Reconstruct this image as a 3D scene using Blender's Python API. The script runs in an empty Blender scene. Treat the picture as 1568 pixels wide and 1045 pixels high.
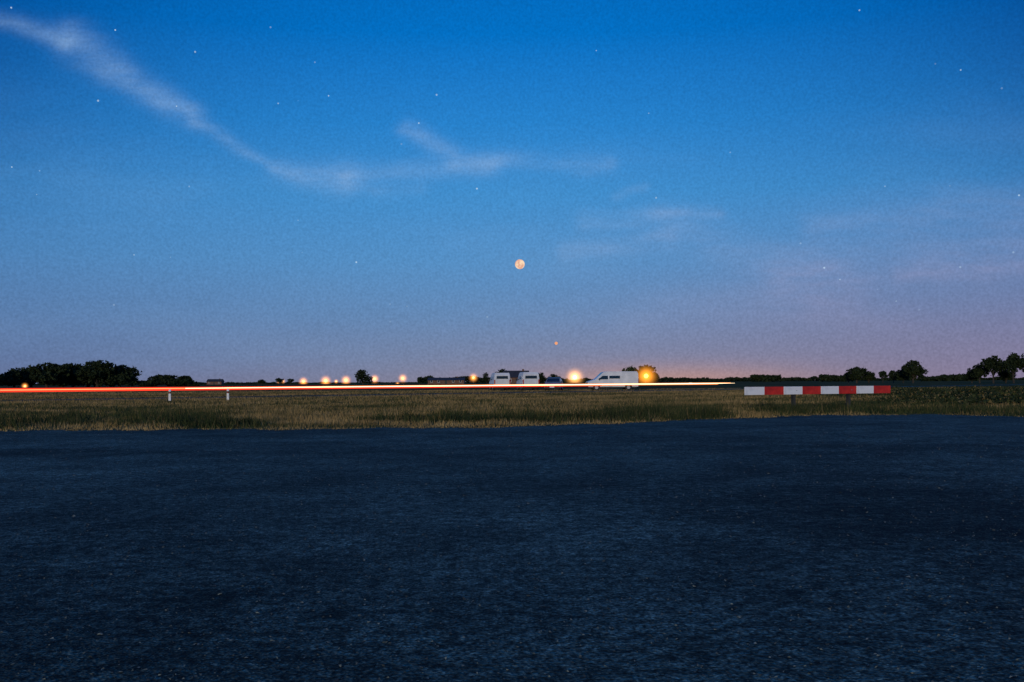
import bpy, bmesh, math, random
import numpy as np
from mathutils import Vector, Matrix

random.seed(7); rng = np.random.default_rng(7)
F = 1524.0; ROLL = 0.0055; CAMH = 1.0
def X(u, d): return (u-784.0)/F*d
def Z(u, v, d): return CAMH + (585.0-(v+ROLL*(u-784.0)))/F*d
def lin(c):
    return tuple(((x/255)/12.92 if x/255 <= .04045 else ((x/255+.055)/1.055)**2.4) for x in c)+(1.0,)

scene = bpy.context.scene
col = scene.collection

# ------------------------------------------------------------------ helpers
def link(o, parent=None):
    col.objects.link(o)
    if parent: o.parent = parent
    return o
def empty(name, loc=(0,0,0), rz=0):
    e = bpy.data.objects.new(name, None); e.location = loc; e.rotation_euler = (0,0,rz); e.empty_display_size=.3
    return link(e)
def mesh_obj(name, verts, faces, mats, midx=None, parent=None, loc=(0,0,0), smooth=False):
    me = bpy.data.meshes.new(name); me.from_pydata([tuple(v) for v in verts], [], [tuple(f) for f in faces])
    for m in mats: me.materials.append(m)
    if midx is not None: me.polygons.foreach_set('material_index', np.array(midx, dtype=np.int32))
    if smooth: me.polygons.foreach_set('use_smooth', [True]*len(me.polygons))
    me.update()
    o = bpy.data.objects.new(name, me); o.location = loc
    return link(o, parent)
def tri_mesh(name, V, mats, midx=None):
    """V: (n,3,3) array of triangles"""
    n = V.shape[0]
    me = bpy.data.meshes.new(name)
    me.vertices.add(n*3); me.loops.add(n*3); me.polygons.add(n)
    me.vertices.foreach_set('co', V.reshape(-1).astype(np.float32))
    me.loops.foreach_set('vertex_index', np.arange(n*3, dtype=np.int32))
    me.polygons.foreach_set('loop_start', np.arange(0, n*3, 3, dtype=np.int32))
    for m in mats: me.materials.append(m)
    if midx is not None: me.polygons.foreach_set('material_index', midx.astype(np.int32))
    me.update(calc_edges=True)
    o = bpy.data.objects.new(name, me); return link(o)
def box(name, c, s, mat, parent=None, bevel=0.0, rot=None):
    bm = bmesh.new(); bmesh.ops.create_cube(bm, size=1)
    bmesh.ops.scale(bm, vec=s, verts=bm.verts)
    if bevel: bmesh.ops.bevel(bm, geom=list(bm.edges), offset=bevel, segments=2, affect='EDGES')
    me = bpy.data.meshes.new(name); bm.to_mesh(me); bm.free(); me.materials.append(mat)
    o = bpy.data.objects.new(name, me); o.location = c
    if rot: o.rotation_euler = rot
    return link(o, parent)
def cyl(name, c, r, h, mat, parent=None, rot=None, r2=None, seg=20):
    bm = bmesh.new(); bmesh.ops.create_cone(bm, cap_ends=True, segments=seg, radius1=r, radius2=r if r2 is None else r2, depth=h)
    me = bpy.data.meshes.new(name); bm.to_mesh(me); bm.free(); me.materials.append(mat)
    o = bpy.data.objects.new(name, me); o.location = c
    if rot: o.rotation_euler = rot
    return link(o, parent)

def mat_new(name):
    m = bpy.data.materials.new(name); m.use_nodes = True
    nt = m.node_tree; b = nt.nodes['Principled BSDF']
    return m, nt, b
def noise_mat(name, c1, c2, scale=4, rough=.8, spec=.3, stretch=(1,1,1), bump=0, metallic=0, lo=.35, hi=.65, detail=2):
    m, nt, b = mat_new(name); N = nt.nodes; L = nt.links
    tc = N.new('ShaderNodeTexCoord'); mp = N.new('ShaderNodeMapping'); mp.inputs['Scale'].default_value = stretch
    L.new(tc.outputs['Object'], mp.inputs[0])
    n = N.new('ShaderNodeTexNoise'); n.inputs['Scale'].default_value = scale; n.inputs['Detail'].default_value = detail
    L.new(mp.outputs[0], n.inputs['Vector'])
    r = N.new('ShaderNodeValToRGB'); r.color_ramp.elements[0].position = lo; r.color_ramp.elements[1].position = hi
    r.color_ramp.elements[0].color = (*c1, 1); r.color_ramp.elements[1].color = (*c2, 1)
    L.new(n.outputs['Fac'], r.inputs[0]); L.new(r.outputs[0], b.inputs['Base Color'])
    b.inputs['Roughness'].default_value = rough; b.inputs['Specular IOR Level'].default_value = spec
    b.inputs['Metallic'].default_value = metallic
    if bump:
        bp = N.new('ShaderNodeBump'); bp.inputs['Strength'].default_value = bump; bp.inputs['Distance'].default_value = .02
        L.new(n.outputs['Fac'], bp.inputs['Height']); L.new(bp.outputs[0], b.inputs['Normal'])
    return m
def emit_mat(name, color, strength):
    m = bpy.data.materials.new(name); m.use_nodes = True; nt = m.node_tree
    for n in list(nt.nodes): nt.nodes.remove(n)
    o = nt.nodes.new('ShaderNodeOutputMaterial'); e = nt.nodes.new('ShaderNodeEmission')
    e.inputs[0].default_value = (*color, 1); e.inputs[1].default_value = strength
    nt.links.new(e.outputs[0], o.inputs['Surface']); return m
def bloom_mat(name, color, peak, power=3.0):
    """imitated lens bloom round a lamp, as an added glowing volume: emission density falls off from the centre (unit sphere object coords)"""
    m = bpy.data.materials.new(name); m.use_nodes = True; nt = m.node_tree
    for n in list(nt.nodes): nt.nodes.remove(n)
    N = nt.nodes; L = nt.links
    o = N.new('ShaderNodeOutputMaterial'); e = N.new('ShaderNodeEmission'); e.inputs[0].default_value = (*color, 1)
    tc = N.new('ShaderNodeTexCoord'); ln = N.new('ShaderNodeVectorMath'); ln.operation = 'LENGTH'
    L.new(tc.outputs['Object'], ln.inputs[0])
    s = N.new('ShaderNodeMath'); s.operation = 'SUBTRACT'; s.use_clamp = True; s.inputs[0].default_value = 1
    L.new(ln.outputs['Value'], s.inputs[1])
    p = N.new('ShaderNodeMath'); p.operation = 'POWER'; p.inputs[1].default_value = power; L.new(s.outputs[0], p.inputs[0])
    k = N.new('ShaderNodeMath'); k.operation = 'MULTIPLY'; k.inputs[1].default_value = peak; L.new(p.outputs[0], k.inputs[0])
    L.new(k.outputs[0], e.inputs[1]); L.new(e.outputs[0], o.inputs['Volume']); return m

# ------------------------------------------------------------------ materials
leaf_dark = noise_mat('foliage_dark', (.012,.020,.012), (.035,.048,.022), scale=.9, rough=.8, spec=0)
leaf_mid = noise_mat('foliage_mid', (.03,.045,.02), (.07,.085,.035), scale=.9, rough=.8, spec=0)
bark = noise_mat('bark', (.03,.024,.018), (.06,.05,.04), scale=6, stretch=(1,1,.2), bump=.5)
white_paint = noise_mat('white_vehicle_paint', (.62,.64,.66), (.78,.79,.80), scale=1.2, rough=.35, spec=.5)
grey_paint = noise_mat('grey_vehicle_paint', (.16,.17,.18), (.22,.23,.24), scale=1.2, rough=.35, spec=.5)
glass = noise_mat('vehicle_glass', (.01,.012,.015), (.02,.022,.025), scale=1, rough=.08, spec=.6)
rubber = noise_mat('tyre_rubber', (.012,.012,.012), (.03,.03,.03), scale=8, rough=.9)
trim = noise_mat('black_trim', (.02,.02,.02), (.04,.04,.04), scale=5, rough=.6)
hub = noise_mat('hub_metal', (.35,.35,.36), (.5,.5,.5), scale=5, rough=.4, metallic=.7)
red_lens = noise_mat('red_lens', (.35,.02,.01), (.5,.03,.02), scale=3, rough=.2)
amber_lens = noise_mat('lamp_lens', (.5,.45,.4), (.7,.66,.6), scale=3, rough=.2)
wood_dark = noise_mat('weathered_post', (.018,.020,.022), (.045,.045,.045), scale=5, stretch=(1,1,.2), bump=.5)
board_white = noise_mat('board_white', (.62,.64,.66), (.84,.84,.84), scale=5, rough=.5, lo=.25, hi=.5)
board_red = noise_mat('board_red', (.42,.02,.015), (.66,.035,.02), scale=5, rough=.5)
brick = noise_mat('farm_brick', (.12,.07,.05), (.2,.11,.08), scale=3, rough=.9)
rooftile = noise_mat('roof_tile', (.03,.03,.034), (.06,.055,.055), scale=2, rough=.8)
metal_pole = noise_mat('pole_metal', (.12,.12,.12), (.2,.2,.2), scale=3, rough=.5, metallic=.5)

# ------------------------------------------------------------------ world
w = bpy.data.worlds.new('World'); scene.world = w; w.use_nodes = True
try:
    w.cycles.sampling_method = 'MANUAL'; w.cycles.sample_map_resolution = 128
except Exception: pass
nt = w.node_tree; N = nt.nodes; L = nt.links
bg = N['Background']
def M(op, a, b=None, c=None, clamp=False):
    n = N.new('ShaderNodeMath'); n.operation = op; n.use_clamp = clamp
    for i, x in enumerate((a, b, c)):
        if x is None: continue
        if isinstance(x, (int, float)): n.inputs[i].default_value = x
        else: L.new(x, n.inputs[i])
    return n.outputs[0]
def VM(op, a, b=None, s=None):
    n = N.new('ShaderNodeVectorMath'); n.operation = op
    for i, x in enumerate((a, b)):
        if x is None: continue
        if isinstance(x, tuple): n.inputs[i].default_value = x
        else: L.new(x, n.inputs[i])
    if s is not None:
        if isinstance(s, (int, float)): n.inputs['Scale'].default_value = s
        else: L.new(s, n.inputs['Scale'])
    return n.outputs['Value'] if op in ('DOT_PRODUCT', 'LENGTH') else n.outputs['Vector']
def MIX(f, a, b, mode='MIX'):
    n = N.new('ShaderNodeMix'); n.data_type = 'RGBA'; n.blend_type = mode
    for i, x in ((0, f), (6, a), (7, b)):
        if isinstance(x, (int, float)): n.inputs[i].default_value = x
        elif isinstance(x, tuple): n.inputs[i].default_value = x
        else: L.new(x, n.inputs[i])
    return n.outputs[2]
def SS(x, a, b):
    n = N.new('ShaderNodeMapRange'); n.interpolation_type = 'SMOOTHSTEP'
    L.new(x, n.inputs[0]); n.inputs[1].default_value = a; n.inputs[2].default_value = b; return n.outputs[0]
tc = N.new('ShaderNodeTexCoord'); D = tc.outputs['Generated']
sx = N.new('ShaderNodeSeparateXYZ'); L.new(D, sx.inputs[0]); dx, dy, dz = sx.outputs
ramp = N.new('ShaderNodeValToRGB'); cr = ramp.color_ramp; cr.interpolation = 'LINEAR'
stops = [(0.0,(126,126,150)),(.05,(113,131,166)),(.13,(99,137,182)),(.24,(84,143,197)),(.37,(64,141,204)),(.50,(38,129,203)),(.66,(0,111,195)),(1.0,(0,85,168))]
cr.elements[0].position = 0; cr.elements[0].color = lin(stops[0][1])
cr.elements[1].position = 1; cr.elements[1].color = lin(stops[-1][1])
for p, c in stops[1:-1]:
    e = cr.elements.new(p); e.color = lin(c)
L.new(M('MULTIPLY', dz, 2.0, clamp=True), ramp.inputs[0])
skyc = ramp.outputs[0]
yy = M('MAXIMUM', dy, .15)
a = M('DIVIDE', dx, yy); e_ = M('DIVIDE', dz, yy)
front = SS(dy, .15, .4)
belt = M('MULTIPLY', SS(a, -.15, .60), M('SUBTRACT', 1.0, SS(dz, .0, .19)))
skyc = MIX(M('MULTIPLY', M('MULTIPLY', belt, .60), front), skyc, lin((132,114,146)))
lowl = M('MULTIPLY', M('SUBTRACT', 1.0, SS(a, -.6, .05)), M('SUBTRACT', 1.0, SS(dz, .0, .18)))
skyc = MIX(M('MULTIPLY', M('MULTIPLY', lowl, .50), front), skyc, lin((70,102,154)))
def gauss(x, c, s):
    t = M('DIVIDE', M('SUBTRACT', x, c), s); return M('EXPONENT', M('MULTIPLY', M('MULTIPLY', t, t), -1.0))
g = M('MULTIPLY', gauss(a, .16, .13), gauss(dz, 0.0, .015))
skyc = MIX(M('MULTIPLY', M('MULTIPLY', g, .50), front), skyc, lin((216,154,118)))
g2 = M('MULTIPLY', gauss(a, .16, .32), gauss(dz, 0.0, .055))
skyc = MIX(M('MULTIPLY', M('MULTIPLY', g2, .18), front), skyc, lin((160,142,148)))
dk = M('MULTIPLY', M('MULTIPLY', a, a), SS(dz, .0, .35))
skyc = MIX(M('MULTIPLY', M('MULTIPLY', dk, 2.3), front, clamp=True), skyc, lin((0,54,126)))
# clouds
pv = N.new('ShaderNodeCombineXYZ'); L.new(a, pv.inputs[0]); L.new(e_, pv.inputs[1]); P0 = pv.outputs[0]
nz = N.new('ShaderNodeTexNoise'); nz.inputs['Scale'].default_value = 8; nz.inputs['Detail'].default_value = 4; L.new(P0, nz.inputs['Vector'])
off = VM('SCALE', VM('SUBTRACT', nz.outputs['Color'], (.5,.5,.5)), s=.035)
off = VM('MULTIPLY', off, (1,1,0))
P = VM('ADD', P0, off)
def streak(u0, v0, u1, v1, w0, w1, inten):
    A = ((u0-784)/F, (585-v0-ROLL*(u0-784))/F, 0); B = ((u1-784)/F, (585-v1-ROLL*(u1-784))/F, 0)
    AB = (B[0]-A[0], B[1]-A[1], 0); l2 = AB[0]**2+AB[1]**2
    pa = VM('SUBTRACT', P, A)
    t = M('DIVIDE', VM('DOT_PRODUCT', pa, AB), l2, clamp=True)
    n = N.new('ShaderNodeVectorMath'); n.operation = 'SCALE'; n.inputs[0].default_value = AB; L.new(t, n.inputs['Scale'])
    d = VM('LENGTH', VM('SUBTRACT', pa, n.outputs[0]))
    wd = M('ADD', M('MULTIPLY', t, (w1-w0)/F), w0/F)
    q = M('DIVIDE', d, wd)
    return M('MULTIPLY', M('EXPONENT', M('MULTIPLY', M('MULTIPLY', q, q), -1.0)), inten)
S = [(-60,0,100,62,9,17,.24),(110,66,300,172,24,18,.30),(300,172,425,262,13,7,.20),(435,264,525,280,16,24,.32),
     (530,272,760,250,22,16,.17),(622,197,690,238,13,15,.24),(700,246,930,250,16,12,.19),(570,300,640,290,14,12,.12),
     (900,340,1105,326,16,10,.20),(870,388,1020,374,15,17,.18),(940,298,980,290,8,8,.12),(1010,345,1250,420,26,38,.12),
     (1200,420,1600,380,28,36,.14),(1250,350,1580,320,18,36,.14),(1380,425,1600,410,12,18,.14),(960,490,1300,450,26,38,.10)]
tot = None
for s_ in S:
    v_ = streak(*s_); tot = v_ if tot is None else M('ADD', tot, v_)
wn = N.new('ShaderNodeTexNoise'); wn.inputs['Scale'].default_value = 26; wn.inputs['Detail'].default_value = 5; wn.inputs['Roughness'].default_value = .62
wm = N.new('ShaderNodeMapping'); wm.inputs['Rotation'].default_value = (0,0,.45); wm.inputs['Scale'].default_value = (.5,2.0,1)
L.new(P0, wm.inputs[0]); L.new(wm.outputs[0], wn.inputs['Vector'])
wisp = M('ADD', M('MULTIPLY', SS(wn.outputs['Fac'], .28, .72), .95), .45)
vn = N.new('ShaderNodeTexNoise'); vn.inputs['Scale'].default_value = 5; vn.inputs['Detail'].default_value = 4
vm_ = N.new('ShaderNodeMapping'); vm_.inputs['Scale'].default_value = (.6,2.5,1); L.new(P0, vm_.inputs[0]); L.new(vm_.outputs[0], vn.inputs['Vector'])
veil = M('MULTIPLY', M('MULTIPLY', SS(vn.outputs['Fac'], .45, .75), .09), M('SUBTRACT', 1.0, SS(dz, .16, .3)))
cl = M('MULTIPLY', M('ADD', M('MULTIPLY', tot, wisp), veil), front, clamp=True)
ccol = MIX(M('MULTIPLY', SS(a, -.1, .4), M('SUBTRACT', 1.0, SS(dz, .05, .25))), lin((140,176,218)), lin((168,152,182)))
skyc = MIX(cl, skyc, ccol)
# stars
vo = N.new('ShaderNodeTexVoronoi'); vo.inputs['Scale'].default_value = 60; L.new(D, vo.inputs['Vector'])
sc = N.new('ShaderNodeSeparateColor'); L.new(vo.outputs['Color'], sc.inputs[0])
st = M('MULTIPLY', M('LESS_THAN', vo.outputs['Distance'], .056), M('GREATER_THAN', sc.outputs[0], .50))
st = M('MULTIPLY', st, M('MULTIPLY', M('ADD', M('MULTIPLY', sc.outputs[1], .8), .2), SS(dz, .02, .14)))
skyc = MIX(M('MULTIPLY', st, .8, clamp=True), skyc, lin((190,218,240)))
# fine noise in the sky colour, in place of sensor grain
gn = N.new('ShaderNodeTexNoise'); gn.inputs['Scale'].default_value = 420; gn.inputs['Detail'].default_value = 2; L.new(D, gn.inputs['Vector'])
gm = M('ADD', M('MULTIPLY', M('SUBTRACT', gn.outputs['Fac'], .5), .50), 1.0)
skyc = VM('SCALE', skyc, s=gm)
# physical sky as a faint addition
ns = N.new('ShaderNodeTexSky'); ns.sky_type = 'NISHITA'; ns.sun_disc = False
ns.sun_elevation = math.radians(7); ns.sun_rotation = math.radians(195)
skyc = VM('ADD', skyc, VM('SCALE', ns.outputs[0], s=.0006))
L.new(skyc, bg.inputs[0]); bg.inputs[1].default_value = 1.0

sun = bpy.data.lights.new('warm_fill_sun', 'SUN'); sun.energy = 1.3; sun.angle = math.radians(3); sun.color = (1,.83,.56)  # added warm fill from behind the camera; the real sun is down
so = bpy.data.objects.new('warm_fill_sun', sun); link(so)
dirv = Vector((.26, 1, -math.tan(math.radians(7)))).normalized()
so.rotation_euler = dirv.to_track_quat('-Z', 'Y').to_euler()

# ------------------------------------------------------------------ ground
m, nt2, b = mat_new('meadow_ground'); n2 = nt2.nodes; l2 = nt2.links
t_ = n2.new('ShaderNodeTexCoord'); mp_ = n2.new('ShaderNodeMapping'); mp_.inputs['Scale'].default_value = (.12,.5,1)
l2.new(t_.outputs['Object'], mp_.inputs[0])
na = n2.new('ShaderNodeTexNoise'); na.inputs['Scale'].default_value = .6; na.inputs['Detail'].default_value = 8; l2.new(mp_.outputs[0], na.inputs[0])
ra = n2.new('ShaderNodeValToRGB'); ra.color_ramp.elements[0].position=.35; ra.color_ramp.elements[1].position=.68
ra.color_ramp.elements[0].color=(.05,.05,.022,1); ra.color_ramp.elements[1].color=(.19,.14,.06,1)
l2.new(na.outputs['Fac'], ra.inputs[0]); l2.new(ra.outputs[0], b.inputs['Base Color'])
b.inputs['Roughness'].default_value=1; b.inputs['Specular IOR Level'].default_value=.0
R = 9000
mesh_obj('ground', [(-R,-200,0),(R,-200,0),(R,R,0),(-R,R,0)], [(0,1,2,3)], [m])

# asphalt yard
EDGE = [(-60,21.6),(-40,21.4),(-11,21.2),(-8,21.6),(-5,21.4),(0,21.9),(2,23.2),(3.6,24.6),(6,26.3),(9,28.2),(12,28.2),(14,25.6),(17,23.6),(24,22),(60,20)]
ex = [p[0] for p in EDGE]; ey = [p[1] for p in EDGE]
def edge(x): return np.interp(x, ex, ey)
def wob(x): return .26*np.sin(x*1.7)+.18*np.sin(x*4.3+1)+.09*np.sin(x*11+2)
m, nt2, b = mat_new('asphalt'); n2 = nt2.nodes; l2 = nt2.links
t_ = n2.new('ShaderNodeTexCoord'); OC = t_.outputs['Object']
def tex(kind, scale, detail=4, vec=OC):
    q = n2.new(kind); q.inputs['Scale'].default_value = scale
    if 'Noise' in kind: q.inputs['Detail'].default_value = detail
    l2.new(vec, q.inputs['Vector']); return q
def mm(op, a_, b_, clamp=False):
    q = n2.new('ShaderNodeMath'); q.operation = op; q.use_clamp = clamp
    for i, x_ in enumerate((a_, b_)):
        if isinstance(x_, (int, float)): q.inputs[i].default_value = x_
        else: l2.new(x_, q.inputs[i])
    return q.outputs[0]
def mr(x_, a_, b_, c_, d_):
    q = n2.new('ShaderNodeMapRange'); l2.new(x_, q.inputs[0])
    for i, v_ in enumerate((a_, b_, c_, d_)): q.inputs[i+1].default_value = v_
    return q.outputs[0]
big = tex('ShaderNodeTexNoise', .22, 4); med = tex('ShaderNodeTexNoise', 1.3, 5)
fine = tex('ShaderNodeTexNoise', 48, 2); mid = tex('ShaderNodeTexNoise', 11, 4)
chip = tex('ShaderNodeTexVoronoi', 75); chip2 = tex('ShaderNodeTexVoronoi', 24)
sc1 = n2.new('ShaderNodeSeparateColor'); l2.new(chip.outputs['Color'], sc1.inputs[0])
sc2 = n2.new('ShaderNodeSeparateColor'); l2.new(chip2.outputs['Color'], sc2.inputs[0])
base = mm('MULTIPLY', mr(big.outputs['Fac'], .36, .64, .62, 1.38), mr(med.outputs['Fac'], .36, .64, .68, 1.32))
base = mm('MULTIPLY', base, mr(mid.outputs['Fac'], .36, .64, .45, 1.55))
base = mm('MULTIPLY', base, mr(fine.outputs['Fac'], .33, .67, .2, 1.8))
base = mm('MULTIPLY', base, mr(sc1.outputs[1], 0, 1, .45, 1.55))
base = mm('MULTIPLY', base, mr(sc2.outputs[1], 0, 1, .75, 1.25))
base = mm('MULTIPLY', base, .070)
c1 = mm('MULTIPLY', mm('GREATER_THAN', sc1.outputs[0], .86), mm('LESS_THAN', chip.outputs['Distance'], .45))
c2 = mm('MULTIPLY', mm('GREATER_THAN', sc2.outputs[0], .90), mm('LESS_THAN', chip2.outputs['Distance'], .30))
base = mm('ADD', base, mm('MULTIPLY', c1, .085)); base = mm('ADD', base, mm('MULTIPLY', c2, .07))
def stain_vignette(cx, cy, rx, ry, lo=.35):  # darkened ellipse, used for oil stains and for painted vignette
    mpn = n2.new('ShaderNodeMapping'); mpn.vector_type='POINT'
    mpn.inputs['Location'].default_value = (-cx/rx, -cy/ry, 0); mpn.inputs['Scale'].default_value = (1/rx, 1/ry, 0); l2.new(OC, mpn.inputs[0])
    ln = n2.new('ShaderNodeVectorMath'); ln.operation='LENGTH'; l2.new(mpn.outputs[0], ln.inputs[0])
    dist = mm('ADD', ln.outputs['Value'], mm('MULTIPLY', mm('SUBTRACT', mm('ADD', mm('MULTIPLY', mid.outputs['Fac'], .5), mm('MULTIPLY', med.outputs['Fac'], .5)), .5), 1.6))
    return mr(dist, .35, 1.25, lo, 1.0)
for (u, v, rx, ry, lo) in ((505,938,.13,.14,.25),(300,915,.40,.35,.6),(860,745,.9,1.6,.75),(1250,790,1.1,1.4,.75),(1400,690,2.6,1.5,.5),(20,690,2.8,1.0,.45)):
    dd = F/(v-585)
    base = mm('MULTIPLY', base, stain_vignette(X(u,dd), dd, rx, ry, lo))
base = mm('MULTIPLY', base, stain_vignette(3.6, 6.2, 2.4, 5.5, .5))   # lens vignette at the right, painted into the asphalt colour
base = mm('MULTIPLY', base, stain_vignette(-2.6, 4.0, 1.3, 2.6, .6))  # vignette at the lower left, likewise painted as darker asphalt
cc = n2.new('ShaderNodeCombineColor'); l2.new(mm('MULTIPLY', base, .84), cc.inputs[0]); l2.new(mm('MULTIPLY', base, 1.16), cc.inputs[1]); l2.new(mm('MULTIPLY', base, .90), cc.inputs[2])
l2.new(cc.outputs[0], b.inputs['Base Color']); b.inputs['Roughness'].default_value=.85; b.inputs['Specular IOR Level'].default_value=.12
bp = n2.new('ShaderNodeBump'); bp.inputs['Strength'].default_value=.8; bp.inputs['Distance'].default_value=.012
l2.new(mm('ADD', mm('ADD', fine.outputs['Fac'], chip.outputs['Distance']), mid.outputs['Fac']), bp.inputs['Height']); l2.new(bp.outputs[0], b.inputs['Normal'])
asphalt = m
xs = np.arange(-60, 60.01, .1); vs=[]; fs=[]
for x_ in xs:
    vs += [(x_, -60, .004), (x_, float(edge(x_))+float(wob(x_)), .004)]
for i in range(len(xs)-1): fs.append((2*i, 2*i+2, 2*i+3, 2*i+1))
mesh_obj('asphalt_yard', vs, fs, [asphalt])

# loose gravel on the yard
nst = 7000
yv = np.exp(rng.uniform(math.log(2.6), math.log(21), nst)); xv = rng.uniform(-.56,.56,nst)*yv
sz = rng.uniform(.002,.006,nst)*(1+yv*.05)
tets = []
for i in range(nst):
    c = np.array([xv[i], yv[i], .004+sz[i]*.3]); p = c + rng.normal(0,1,(5,3))*sz[i]*np.array([.8,.8,.4])
    p[4] = c+np.array([0,0,sz[i]*.6]); 
    tets += [[p[0],p[1],p[4]],[p[1],p[2],p[4]],[p[2],p[3],p[4]],[p[3],p[0],p[4]]]
stone = noise_mat('gravel_stone', (.035,.042,.04), (.16,.19,.17), scale=14, rough=.8, lo=.42, hi=.6)
tri_mesh('loose_gravel', np.array(tets), [stone])

# ------------------------------------------------------------------ far road (under the light trails)
TL = np.array([X(-120,58), 58.0]); TR = np.array([X(1125,115), 115.0])
dr = (TR-TL)/np.linalg.norm(TR-TL); nr = np.array([-dr[1], dr[0]])
def rp(t, o): q = TL+dr*t+nr*o; return (q[0], q[1])
Lr = np.linalg.norm(TR-TL)
A_, B_, C_, D_ = rp(-60,-3), rp(Lr+140,-3), rp(Lr+140,3.2), rp(-60,3.2)
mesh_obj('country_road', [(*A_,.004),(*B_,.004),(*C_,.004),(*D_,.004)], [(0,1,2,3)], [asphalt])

# ------------------------------------------------------------------ grass
def vnoise(x, y, s, seed=0):
    r = np.random.default_rng(seed+100); T = r.random((256,256))
    xi = x/s; yi = y/s; x0=np.floor(xi).astype(int); y0=np.floor(yi).astype(int); fx=xi-x0; fy=yi-y0
    fx=fx*fx*(3-2*fx); fy=fy*fy*(3-2*fy)
    g=lambda i,j: T[i%256,j%256]
    return (g(x0,y0)*(1-fx)+g(x0+1,y0)*fx)*(1-fy)+(g(x0,y0+1)*(1-fx)+g(x0+1,y0+1)*fx)*fy
def blades(x, y, h, wdt, bend=.5):
    n = len(x); an = rng.uniform(0, 2*np.pi, n); bn = rng.uniform(0, 2*np.pi, n)
    V = np.zeros((n,3,3))
    V[:,0,0]=x-np.cos(an)*wdt/2; V[:,0,1]=y-np.sin(an)*wdt/2; V[:,1,0]=x+np.cos(an)*wdt/2; V[:,1,1]=y+np.sin(an)*wdt/2
    V[:,2,0]=x+np.cos(bn)*h*bend*rng.random(n); V[:,2,1]=y+np.sin(bn)*h*bend*rng.random(n); V[:,2,2]=h
    return V
def off_road(x, y, mrg=.4):
    o = (x-TL[0])*nr[0]+(y-TL[1])*nr[1]; return (o < -3-mrg) | (o > 3.2+mrg)
n = 300000
y = np.exp(rng.uniform(math.log(20.6), math.log(125), n)); x = rng.uniform(-.60,.60,n)*y
k = (y > edge(x)+wob(x)-.12+rng.random(n)*.35) & off_road(x, y); x=x[k]; y=y[k]
c = vnoise(x,y,.9,1)*.5+vnoise(x,y,.3,2)*.3+vnoise(x,y,3.5,3)*.4
h = (.05+.17*np.clip(c-.25,0,1))*rng.uniform(.6,1.4,len(x))
h *= np.where(y > 60, .8, 1)
near = np.clip((y-edge(x)-wob(x))/1.5, .22, 1); h *= near
V = blades(x,y,h,.012+y*.00035)
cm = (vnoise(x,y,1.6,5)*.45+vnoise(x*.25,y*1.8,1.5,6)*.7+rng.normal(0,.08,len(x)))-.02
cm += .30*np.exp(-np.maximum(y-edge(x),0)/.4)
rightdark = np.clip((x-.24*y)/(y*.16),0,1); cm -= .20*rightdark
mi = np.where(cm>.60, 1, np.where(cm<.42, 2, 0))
g_olive = noise_mat('grass_olive', (.13,.10,.042), (.22,.165,.07), scale=.8, rough=.9, spec=0)
g_dry = noise_mat('grass_dry', (.27,.185,.075), (.42,.29,.125), scale=.8, rough=.9, spec=0)
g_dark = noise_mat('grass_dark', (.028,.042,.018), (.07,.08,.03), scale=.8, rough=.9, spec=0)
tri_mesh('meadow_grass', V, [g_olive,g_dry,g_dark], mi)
Vs=[]; 
for i in range(1100):
    tx = rng.uniform(-17,17); ty = float(edge(tx))+.8+abs(rng.normal(0,3.6))
    if abs(tx) > .6*ty: continue
    if 9 < tx < 15 and ty < 32 and rng.random()<.6: continue
    if vnoise(np.array([tx]),np.array([ty*.6]),1.7,40)[0] < .50: continue
    rr = rng.uniform(.15,.55); nb = int(rng.uniform(60,150)); th = rng.uniform(.16,.50)
    bx = tx+rng.normal(0,rr,nb); by = ty+rng.normal(0,rr,nb)
    d_ = np.hypot(bx-tx,by-ty)/rr
    Vs.append(blades(bx,by,th*np.exp(-d_*.4)*rng.uniform(.5,1.2,nb),.024,.7))
tri_mesh('grass_tuft_patch', np.concatenate(Vs), [g_dark, g_olive], (rng.random(sum(len(v) for v in Vs))>.9).astype(int))

# ------------------------------------------------------------------ foliage tools
def leaf_tris(C, size):
    n = len(C); d1 = rng.normal(0,1,(n,3)); d1/=np.linalg.norm(d1,axis=1)[:,None]
    d2 = rng.normal(0,1,(n,3)); d2 -= (d2*d1).sum(1)[:,None]*d1; d2/=np.linalg.norm(d2,axis=1)[:,None]
    s = (size*rng.uniform(.5,1.3,n))[:,None]
    return np.stack([C-d1*s*.6-d2*s*.35, C+d1*s*.6-d2*s*.35, C+d2*s*.7],axis=1)
def lobes_points(lobes, n):
    vol = np.array([l[3]*l[4]*l[5] for l in lobes])**.66; vol/=vol.sum(); out=[]
    for l,p in zip(lobes,vol):
        k = max(8,int(n*p)); d = rng.normal(0,1,(k,3)); d/=np.linalg.norm(d,axis=1)[:,None]
        nc = 26; cd = rng.normal(0,1,(nc,3)); cd/=np.linalg.norm(cd,axis=1)[:,None]; cr_=rng.uniform(.62,1.05,nc)
        ci = rng.integers(0,nc,k)
        q = cd[ci]*cr_[ci][:,None]+d*rng.uniform(0,.30,k)[:,None]
        out.append(np.array(l[:3])+q*np.array(l[3:6]))
        inn = rng.normal(0,.4,(k//3,3)); out.append(np.array(l[:3])+inn*np.array(l[3:6]))
    return np.concatenate(out)
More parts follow.
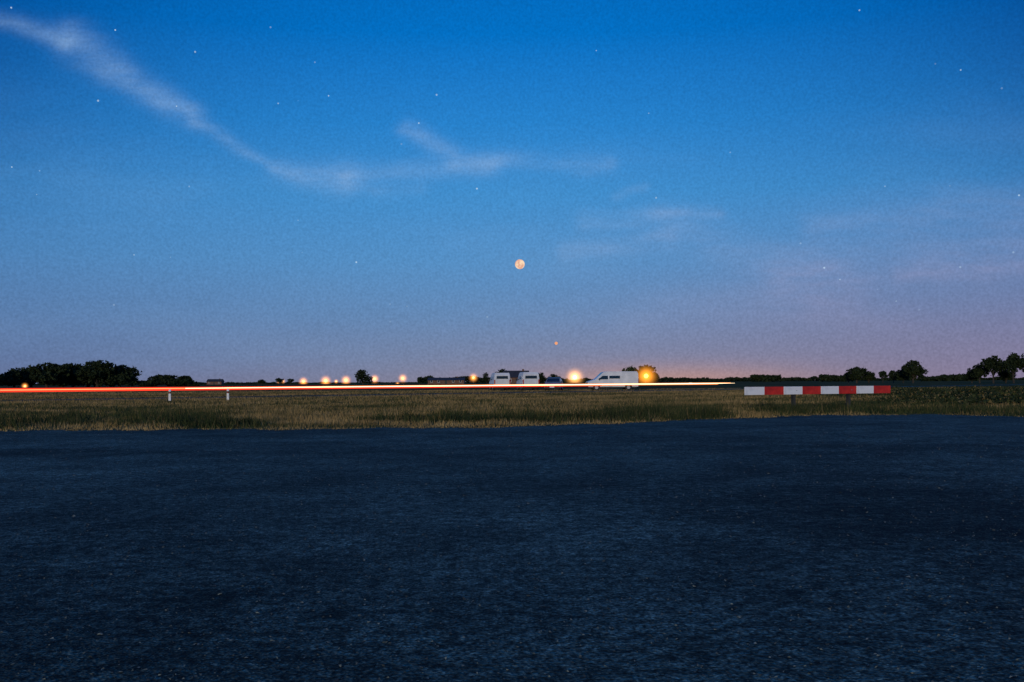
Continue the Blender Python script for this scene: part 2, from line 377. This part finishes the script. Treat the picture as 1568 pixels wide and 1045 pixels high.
def limb(p0,p1,r0,r1,seg=7):
    p0=np.array(p0,float);p1=np.array(p1,float);ax=p1-p0;ax/=np.linalg.norm(ax)
    u=np.cross(ax,[.3,1,.1]);u/=np.linalg.norm(u);v=np.cross(ax,u);T=[]
    for i in range(seg):
        a0=2*np.pi*i/seg;a1=2*np.pi*(i+1)/seg
        A=p0+(u*math.cos(a0)+v*math.sin(a0))*r0;B=p0+(u*math.cos(a1)+v*math.sin(a1))*r0
        C=p1+(u*math.cos(a1)+v*math.sin(a1))*r1;Dd=p1+(u*math.cos(a0)+v*math.sin(a0))*r1
        T+=[[A,B,C],[A,C,Dd]]
    return T
def tree(name, x, y, H, W, base=.3, n=2600, leaf=None, mats=None, nl=7, trunk=None, asym=0, flat=1.0):
    leaf = leaf or W*.055; mats = mats or [leaf_dark, bark]
    ch = H*(1-base); cz = H*base+ch*.5; L_=[]
    L_.append((x,y,cz,W*.30,W*.30,ch*.40))
    for i in range(nl):
        a_=2*math.pi*i/nl+rng.uniform(-.3,.3); rr=rng.uniform(.20,.32)*W
        zz=cz+rng.uniform(-.28,.28)*ch*flat; s_=rng.uniform(.14,.24)
        L_.append((x+math.cos(a_)*rr+asym*W*.1,y+math.sin(a_)*rr,zz,W*s_,W*s_,ch*s_*1.1))
    L_.append((x+rng.uniform(-.1,.1)*W,y,H-ch*.17,W*.2,W*.2,ch*.18))
    P_=lobes_points(L_,n); P_[:,2]=np.clip(P_[:,2],.15,H*1.06)
    LT=leaf_tris(P_,leaf)
    tr=trunk or W*.04; top=(x+rng.uniform(-.05,.05)*W,y,H*base+ch*.45)
    T=limb((x,y,0),top,tr,tr*.55)
    for l in L_[1:]: 
        st_=(x,y,H*base*rng.uniform(.75,1.1)+ch*.05); T+=limb(st_,l[:3],tr*.5,tr*.12,5)
    T=np.array(T); V=np.concatenate([T,LT]); mi=np.concatenate([np.ones(len(T)),np.zeros(len(LT))])
    return tri_mesh(name,V,mats,mi)
def T_at(name,u,d,vtop,wpx,base=.25,**kw):
    H=Z(u,vtop,d); return tree(name,X(u,d),d,H,wpx/F*d,base,**kw)
for (u,d,vt,wp,bs) in ((-18,330,564,56,.05),(22,340,568,46,.05),(72,330,556,62,.05),(112,345,557,60,.05),(150,330,554,70,.05),(183,335,560,60,.04),(48,350,563,54,.05),(95,350,566,60,.02),(135,350,562,60,.02)):
    T_at('leafy_tree',u,d,vt,wp,bs,n=3600,nl=9,leaf=.75)
for (u,d,vt,wp) in ((232,340,582,50),(258,345,575,56),(282,340,576,46)):
    T_at('round_bush',u,d,vt,wp,.02,n=2200,nl=7)
for (u,d,vt,wp,bs) in ((400,700,581,14,.2),(428,700,579,15,.2),(445,690,580,12,.2),(556,420,566,30,.10),(745,420,570,14,.1),(770,430,565,24,.12),(825,440,571,26,.1),(845,450,573,20,.1)):
    T_at('leafy_tree',u,d,vt,wp,bs,n=1800)
for (u,d,vt,wp) in ((964,408,561,24),(988,412,559,38),(1002,405,570,20)):
    T_at('lamplit_tree',u,d,vt,wp,.12,n=3000,mats=[leaf_mid,bark])
for (u,d,vt,wp,bs) in ((1312,300,562,36,.12),(1299,310,569,22,.1),(1330,305,569,22,.1),(1352,320,568,16,.3),(1368,320,567,18,.2),(1398,290,552,42,.12),(1383,300,565,26,.1),
                      (1521,250,545,38,.25),(1500,255,557,30,.2),(1552,245,541,40,.30),(1582,245,544,48,.2),(1540,255,560,30,.1),(1488,260,564,24,.1)):
    T_at('field_tree',u,d,vt,wp,bs,n=2800,nl=8,flat=.8)

def hedge(u0,u1,d,topf,n,size,depth=6):
    us=rng.uniform(u0,u1,n); dd=d+rng.uniform(-depth,depth,n)
    top=np.array([topf(u) for u in us]); zt=CAMH+(585-(top+ROLL*(us-784)))/F*dd
    zz=zt*np.sqrt(rng.random(n))*rng.uniform(.9,1.05,n)
    C=np.stack([(us-784)/F*dd,dd,np.maximum(zz,.05)],axis=1)
    return leaf_tris(C,size)
GRID=np.arange(-80,1661,1.0)
def ragged(basev,amp,seed,s=14):
    tab=basev-amp*vnoise(GRID,GRID*0+seed*7.3,s,seed)-amp*.5*vnoise(GRID,GRID*0+seed*3.1,s/3.5,seed+1)+amp*.6
    return lambda u: float(np.interp(u,GRID,tab))
parts=[hedge(-60,720,1200,ragged(588,5,1),18000,2.2,30),
       hedge(640,1000,900,ragged(581,6,2),9000,1.8,30),
       hedge(990,1640,1100,ragged(580,5,3),17000,2.0,30),
       hedge(1150,1195,700,ragged(575.5,3,4),1900,1.6,8),
       hedge(1255,1300,600,ragged(576,3,9),1900,1.4,8),
       hedge(1410,1500,600,ragged(577,4,12),2600,1.5,8),
       hedge(300,420,900,ragged(588,4,5),3000,1.6,10)]
tri_mesh('distant_treeline',np.concatenate(parts),[leaf_dark])
parts=[]
def hb(x0,x1,y0,y1,h,n):
    xx=rng.uniform(x0,x1,n); q=rng.uniform(0,1,n); yy_=y0+(y1-y0)*q
    hh=h*(.35+.7*vnoise(xx,yy_,1.3,20)+.35*vnoise(xx,yy_,.4,21)); ramp_=np.clip((xx-x0)/6,.15,1)
    return leaf_tris(np.stack([xx,yy_,hh*ramp_*np.sqrt(rng.random(n))],axis=1),.10)
hp=np.concatenate([hb(14.5,36,36,46,.48,24000),hb(20,50,60,70,.50,10000)])
tri_mesh('hedge',hp,[leaf_dark,g_dark,g_olive],rng.choice([0,1,2],size=len(hp),p=[.45,.4,.15]))

# ------------------------------------------------------------------ barrier
e = empty('road_barrier')
pL=np.array([X(1140,30.8),30.8]); pR=np.array([X(1363,33.6),33.6]); bl=np.linalg.norm(pR-pL); ang=math.atan2(pR[1]-pL[1],pR[0]-pL[0])
zt=.80; bh=.25; e.location=(pL[0],pL[1],0); e.rotation_euler=(0,0,ang)
seg=bl/8
for i in range(8):
    box('board_panel_%d'%(i+1),(seg*(i+.5),0,zt-bh/2),(seg-.002,.035,bh),board_white if i%2==0 else board_red,e,.006)
box('back_rail',(bl/2,.045,zt-bh/2),(bl-.1,.05,.10),wood_dark,e,.004)
for i,t in enumerate((.335,.715)):
    box('post_%d'%(i+1),(bl*t,.135,.38),(.11,.11,.78),wood_dark,e,.01)
    cyl('bolt_%d'%(i+1),(bl*t,-.022,zt-bh/2),.014,.012,hub,e,(math.pi/2,0,0))

# delineator posts
for (u,d) in ((260,56),(349,57)):
    e=empty('delineator_post',(X(u,d),d,0),.1)
    bm=bmesh.new(); bmesh.ops.create_cube(bm,size=1); bmesh.ops.scale(bm,vec=(.13,.08,.66),verts=bm.verts)
    for v in bm.verts:
        v.co.z+=.33
        if v.co.z>.5: v.co.x*=.9; v.co.z+=(-.05 if v.co.y<0 else .02)
    bmesh.ops.bevel(bm,geom=list(bm.edges),offset=.012,segments=2,affect='EDGES')
    me=bpy.data.meshes.new('post_body'); bm.to_mesh(me); bm.free(); me.materials.append(board_white)
    link(bpy.data.objects.new('post_body',me),e)
    box('black_band',(0,0,.50),(.136,.088,.12),trim,e,.003)
    box('reflector',(0,-.048,.50),(.045,.006,.09),red_lens,e)
    box('foot',(0,0,.02),(.18,.12,.05),trim,e,.01)

# ------------------------------------------------------------------ vehicles
def extrude_profile(name,prof,width,mat,parent,taper=.88,zsplit=1.0,bevel=.06):
    bm=bmesh.new(); zmax=max(p[1] for p in prof); rows=[]
    for s in (-1,1):
        rows.append([bm.verts.new((px,s*width/2*(1 if pz<=zsplit else 1-(1-taper)*(pz-zsplit)/(zmax-zsplit)),pz)) for px,pz in prof])
    nn=len(prof)
    bm.faces.new(rows[0]); bm.faces.new(list(reversed(rows[1])))
    for i in range(nn):
        j=(i+1)%nn; bm.faces.new((rows[0][j],rows[0][i],rows[1][i],rows[1][j]))
    bmesh.ops.recalc_face_normals(bm,faces=bm.faces)
    ed=[ed_ for ed_ in bm.edges if abs(ed_.verts[0].co.y-ed_.verts[1].co.y)<.2]
    bmesh.ops.bevel(bm,geom=ed,offset=bevel,segments=3,affect='EDGES')
    me=bpy.data.meshes.new(name); bm.to_mesh(me); bm.free(); me.materials.append(mat)
    return link(bpy.data.objects.new(name,me),parent)
def quad_panel(name,pts,mat,parent):
    return mesh_obj(name,pts,[tuple(range(len(pts)))],[mat],parent=parent)
def wheels(e,xs_,half,r):
    i=0
    for wx in xs_:
        for s in (-1,1):
            i+=1
            cyl('tyre_%d'%i,(wx,s*(half-.10),r),r,.22,rubber,e,(math.pi/2,0,0),seg=28)
            cyl('rim_%d'%i,(wx,s*(half+.012),r),r*.6,.012,hub,e,(math.pi/2,0,0),seg=20)
            cyl('arch_%d'%i,(wx,s*(half-.005),r+.04),r*1.18,.016,trim,e,(math.pi/2,0,0),seg=28)
def van(loc,rz,length=5.5,H=2.05,W=1.95,paint=None,panel=False):
    paint=paint or white_paint
    e=empty('parked_van',loc,rz); l=length/2
    prof=[(-l,.38),(-l-.02,.62),(-l+.10,.98),(-l+.85,1.22),(-l+1.75,H-.08),(-l+2.1,H),(l-.15,H),(l-.03,H-.25),(l,1.1),(l,.38)]
    extrude_profile('body',prof,W,paint,e)
    hw=W/2
    def sidew(x0,x1,z0,z1,nm,slant=0):
        for s in (-1,1):
            def yq(z): return s*(hw*(1-.12*max(0,(z-1.0))/(H-1.0))+.006)
            quad_panel(nm+('_l' if s<0 else '_r'),[(x0,yq(z0),z0),(x1,yq(z0),z0),(x1,yq(z1),z1),(x0+slant,yq(z1),z1)],glass,e)
    sidew(-l+1.15,-l+2.25,1.22,1.62,'front_window',.5)
    if not panel: sidew(-l+2.4,-l+3.6,1.30,1.62,'mid_window')
    x0,z0,x1,z1=-l+.95,1.26,-l+1.68,H-.12
    nx,nz_=-(z1-z0),(x1-x0); q=math.hypot(nx,nz_); nx*=.012/q; nz_*=.012/q
    quad_panel('windscreen',[(x0+nx,-hw*.84,z0+nz_),(x0+nx,hw*.84,z0+nz_),(x1+nx,hw*.78,z1+nz_),(x1+nx,-hw*.78,z1+nz_)],glass,e)
    quad_panel('rear_glass',[(l+.004,-hw*.7,1.35),(l+.004,hw*.7,1.35),(l-.010,hw*.66,1.68),(l-.010,-hw*.66,1.68)],glass,e)
    box('front_bumper',(-l-.02,0,.44),(.16,W*.98,.24),trim,e,.04); box('rear_bumper',(l+.02,0,.44),(.14,W*.98,.2),trim,e,.04)
    box('grille',(-l+.02,0,.80),(.05,.9,.18),trim,e,.01)
    for s in (-1,1):
        box('headlamp_%d'%(s+2),(-l+.05,s*.72,.84),(.14,.34,.22),amber_lens,e,.03)
        box('tail_lamp_%d'%(s+2),(l-.0,s*(hw-.09),1.0),(.05,.12,.5),red_lens,e,.01)
        box('mirror_%d'%(s+2),(-l+1.25,s*(hw+.12),1.25),(.1,.2,.26),trim,e,.03)
        box('side_trim_%d'%(s+2),(0,s*(hw+.004),.72),(length*.86,.02,.07),trim,e)
    box('underbody',(0,0,.33),(length*.9,W*.8,.16),trim,e); wheels(e,(-l+.95,l-1.15),hw,.33)
    return e
def hatchback(loc,rz):
    e=empty('parked_car',loc,rz); l=1.95; W=1.68; hw=W/2; H=1.45
    prof=[(-l,.32),(-l,.6),(-l+.12,.78),(-l+.95,.92),(-l+1.65,H-.06),(-l+2.0,H),(l-.8,H-.03),(l-.2,.98),(l,.9),(l,.32)]
    extrude_profile('body',prof,W,grey_paint,e,taper=.76,zsplit=.9,bevel=.05)
    for s in (-1,1):
        def yq(z): return s*(hw*(1-.24*max(0,(z-.9))/(H-.9))+.006)
        quad_panel('side_window_%d'%(s+2),[(-l+1.12,yq(.95),.95),(l-.4,yq(.95),.95),(l-.85,yq(1.34),1.34),(-l+1.68,yq(1.34),1.34)],glass,e)
        box('headlamp_%d'%(s+2),(-l+.04,s*.62,.66),(.12,.3,.15),amber_lens,e,.03)
        box('tail_lamp_%d'%(s+2),(l-.02,s*.68,.78),(.06,.2,.2),red_lens,e,.02)
        box('mirror_%d'%(s+2),(-l+1.25,s*(hw+.08),.98),(.1,.16,.14),trim,e,.03)
    x0,z0,x1,z1=-l+1.02,.96,-l+1.60,H-.10
    quad_panel('windscreen',[(x0-.012,-hw*.84,z0+.012),(x0-.012,hw*.84,z0+.012),(x1-.012,hw*.74,z1+.012),(x1-.012,-hw*.74,z1+.012)],glass,e)
    box('front_bumper',(-l-.01,0,.38),(.14,W*.97,.2),trim,e,.04); box('rear_bumper',(l+.01,0,.38),(.12,W*.97,.2),trim,e,.04)
    box('number_plate',(-l-.085,0,.42),(.01,.5,.11),board_white,e); wheels(e,(-l+.75,l-.72),hw,.3)
    return e
van((X(937,112),112,0),math.radians(4),length=5.7,H=2.1)
van((X(765,118),118,0),math.radians(-82),length=5.0,H=2.05,W=1.95)
van((X(808,114),114,0),math.radians(-82),length=5.0,H=2.08,W=1.95)
hatchback((X(848,108),108,0),math.radians(82))

# ------------------------------------------------------------------ farm buildings
def house(name,u,d,wm,dm,eave,ridge,rz=0,wall=brick):
    e=empty(name,(X(u,d),d,0),rz); w2=wm/2; d2=dm/2
    mesh_obj('walls',[(-w2,-d2,0),(w2,-d2,0),(w2,d2,0),(-w2,d2,0),(-w2,-d2,eave),(w2,-d2,eave),(w2,d2,eave),(-w2,d2,eave),(-w2,0,ridge-.06),(w2,0,ridge-.06)],
      [(0,1,5,4),(2,3,7,6),(1,2,6,9,5),(3,0,4,8,7)],[wall],parent=e)
    o=.35; k=(ridge-eave)/d2; 
    mesh_obj('roof',[(-w2-o,-d2-o,eave-k*o),(w2+o,-d2-o,eave-k*o),(w2+o,0,ridge),(-w2-o,0,ridge),(-w2-o,d2+o,eave-k*o),(w2+o,d2+o,eave-k*o)],[(0,1,2,3),(3,2,5,4)],[rooftile],parent=e)
    box('chimney',(w2*.6,0,ridge+.1),(.6,.6,.8),wall,e,.02)
    nwin=max(2,int(wm/3.5))
    for i in range(nwin):
        cx=-w2+wm*(i+.5)/nwin
        if i==nwin//2: box('door',(cx,-d2-.02,1.0),(1.0,.08,2.0),trim,e)
        else:
            box('window_frame_%d'%i,(cx,-d2-.01,1.45),(1.1,.06,1.1),board_white,e); box('window_pane_%d'%i,(cx,-d2-.045,1.45),(.92,.02,.92),glass,e)
    return e
house('brick_farmhouse',790,330,8,7,2.6,Z(790,566,330)-.4)
house('farm_barn',684,500,18,11,2.0,Z(684,578.5,500))
house('brick_farmhouse',330,820,12,8,2.6,4.6)

# ------------------------------------------------------------------ street lamps
def lamp(u,v,d,core,halo,hcol=(1,.36,.07),peak=1.0,energy=0,name='street_lamp',ccol=(1,.60,.22)):
    x_=X(u,d); z_=Z(u,v,d); e=empty(name,(x_,d,0))
    cyl('pole',(0,.0,(z_)/2),.09,z_,metal_pole,e,r2=.05); box('arm',(0,-.35,z_+.05),(.07,.8,.07),metal_pole,e,.01)
    box('lamp_housing',(0,-.75,z_+.12),(.32,.7,.12),metal_pole,e,.03)
    bm=bmesh.new(); bmesh.ops.create_icosphere(bm,subdivisions=2,radius=core); me=bpy.data.meshes.new('bulb'); bm.to_mesh(me); bm.free()
    me.materials.append(emit_mat('bulb_light',ccol,2.4)); 
    bo=link(bpy.data.objects.new('bulb',me),e); bo.location=(0,-.75,z_-core*.3)
    bm=bmesh.new(); bmesh.ops.create_icosphere(bm,subdivisions=2,radius=1); me=bpy.data.meshes.new('bloom_glow'); bm.to_mesh(me); bm.free()
    me.materials.append(bloom_mat('bloom_glow',hcol,peak/halo*6,3.0))  # added glowing sphere imitating lens bloom; no mist there
    ho=link(bpy.data.objects.new('bloom_glow',me),e); ho.location=bo.location; ho.scale=(halo,)*3
    if energy:
        l=bpy.data.lights.new('lamp_light','POINT'); l.energy=energy; l.color=(1,.55,.15); l.shadow_soft_size=.3
        lo=link(bpy.data.objects.new('lamp_light',l),e); lo.location=(0,-1.6,z_)
pxm=lambda d: d/F
for (u,v,d,c_,hl,pk) in ((465,584,900,1.7,10,1),(499,583,900,2.1,12,1),(515,584,980,.9,5,.7),(530,582,900,1.9,11,1),(574,580,900,1.7,10,.9),(617,579,900,1.9,10,.9),
    (609,588,860,.9,5,.7),(725,578,850,1.8,10,.9),(434,584,950,.7,5,.6),(427,584,1000,.7,5,.6),(40,591,320,1.5,7,.9),(649,583,900,.7,4,.5),(700,580,900,.6,4,.4)):
    lamp(u,v,d,c_*pxm(d),hl*pxm(d),peak=pk)
lamp(880,577,760,3.6*pxm(760),20*pxm(760),(1,.44,.12),1.0,ccol=(1,.80,.42))
lamp(989,575,398,3.4*pxm(398),24*pxm(398),(1,.33,.03),.9,energy=9000,ccol=(1,.60,.14))

# ------------------------------------------------------------------ light trails of a passing car
def tube(name,p0,p1,r0,r1,mat,parent,seg=4):
    T=np.array(limb(p0,p1,r0,r1,seg)); return mesh_obj(name,T.reshape(-1,3),[(3*i,3*i+1,3*i+2) for i in range(len(T))],[mat],parent=parent)
e=empty('light_trail')
def TP(u,v,d): return np.array([X(u,d),d,Z(u,v,d)])
q0=TP(-120,599,58); q1=TP(1125,587,115)
def at(t,dz_=0,o=0): q=q0+(q1-q0)*t; return (q[0]+nr[0]*o,q[1]+nr[1]*o,q[2]+dz_)
white_t=emit_mat('headlamp_trail',(1,.72,.42),3.0); org_t=emit_mat('orange_trail_glow',(1,.28,.06),1.3); red_t=emit_mat('tail_lamp_trail',(1,.05,.02),1.3)
tube('headlamp_streak',at(.18),at(.90),.026,.070,white_t,e)
tube('headlamp_streak_end',at(.90),at(1.0),.070,.010,white_t,e)
tube('amber_streak',at(.0,.0),at(.22),.034,.026,emit_mat('amber_trail',(1,.38,.14),2.0),e)
tube('tail_lamp_streak_low',at(0,-.065),at(.72,-.105),.062,.055,red_t,e)
tube('tail_lamp_streak_high',at(0,.06),at(.34,.06),.058,.02,red_t,e)
tube('orange_glow_edge',at(.12,.055),at(.99,.05),.025,.03,org_t,e)  # orange tube added to imitate glow along the trail's upper edge
tube('orange_glow_edge_low',at(.3,-.06),at(.96,-.09),.03,.045,org_t,e)  # same added glow edging, below the core

# ------------------------------------------------------------------ moon and planet
def ball(name,u,v,d,rpx,mat):
    bm=bmesh.new(); bmesh.ops.create_uvsphere(bm,u_segments=48,v_segments=32,radius=rpx/F*d); me=bpy.data.meshes.new(name); bm.to_mesh(me); bm.free()
    for p in me.polygons: p.use_smooth=True
    me.materials.append(mat); o=link(bpy.data.objects.new(name,me)); o.location=(X(u,d),d,Z(u,v,d)); return o
mm_=bpy.data.materials.new('moon_surface'); mm_.use_nodes=True; q=mm_.node_tree
for n_ in list(q.nodes): q.nodes.remove(n_)
o_=q.nodes.new('ShaderNodeOutputMaterial'); em=q.nodes.new('ShaderNodeEmission')
tn=q.nodes.new('ShaderNodeTexCoord'); no=q.nodes.new('ShaderNodeTexNoise'); no.inputs['Scale'].default_value=.04; q.links.new(tn.outputs['Object'],no.inputs['Vector'])
rm=q.nodes.new('ShaderNodeValToRGB'); rm.color_ramp.elements[0].position=.38; rm.color_ramp.elements[0].color=lin((226,168,144)); rm.color_ramp.elements[1].position=.58; rm.color_ramp.elements[1].color=lin((252,220,186))
q.links.new(no.outputs['Fac'],rm.inputs[0]); q.links.new(rm.outputs[0],em.inputs[0]); em.inputs[1].default_value=1.0; q.links.new(em.outputs[0],o_.inputs['Surface'])
ball('moon',797,405,5000,7.4,mm_)
ball('planet',852,526,5000,2.4,emit_mat('planet_light',(1,.42,.2),.9))

# ------------------------------------------------------------------ camera
cam=bpy.data.cameras.new('Camera'); cam.lens=35; cam.sensor_width=36; cam.shift_y=62.5/1568; cam.clip_end=30000; cam.clip_start=.05
co=bpy.data.objects.new('Camera',cam); co.location=(0,0,CAMH); co.rotation_euler=(math.pi/2,ROLL,0); link(co); scene.camera=co
scene.view_settings.view_transform='Standard'; scene.view_settings.look='None'; scene.view_settings.exposure=0
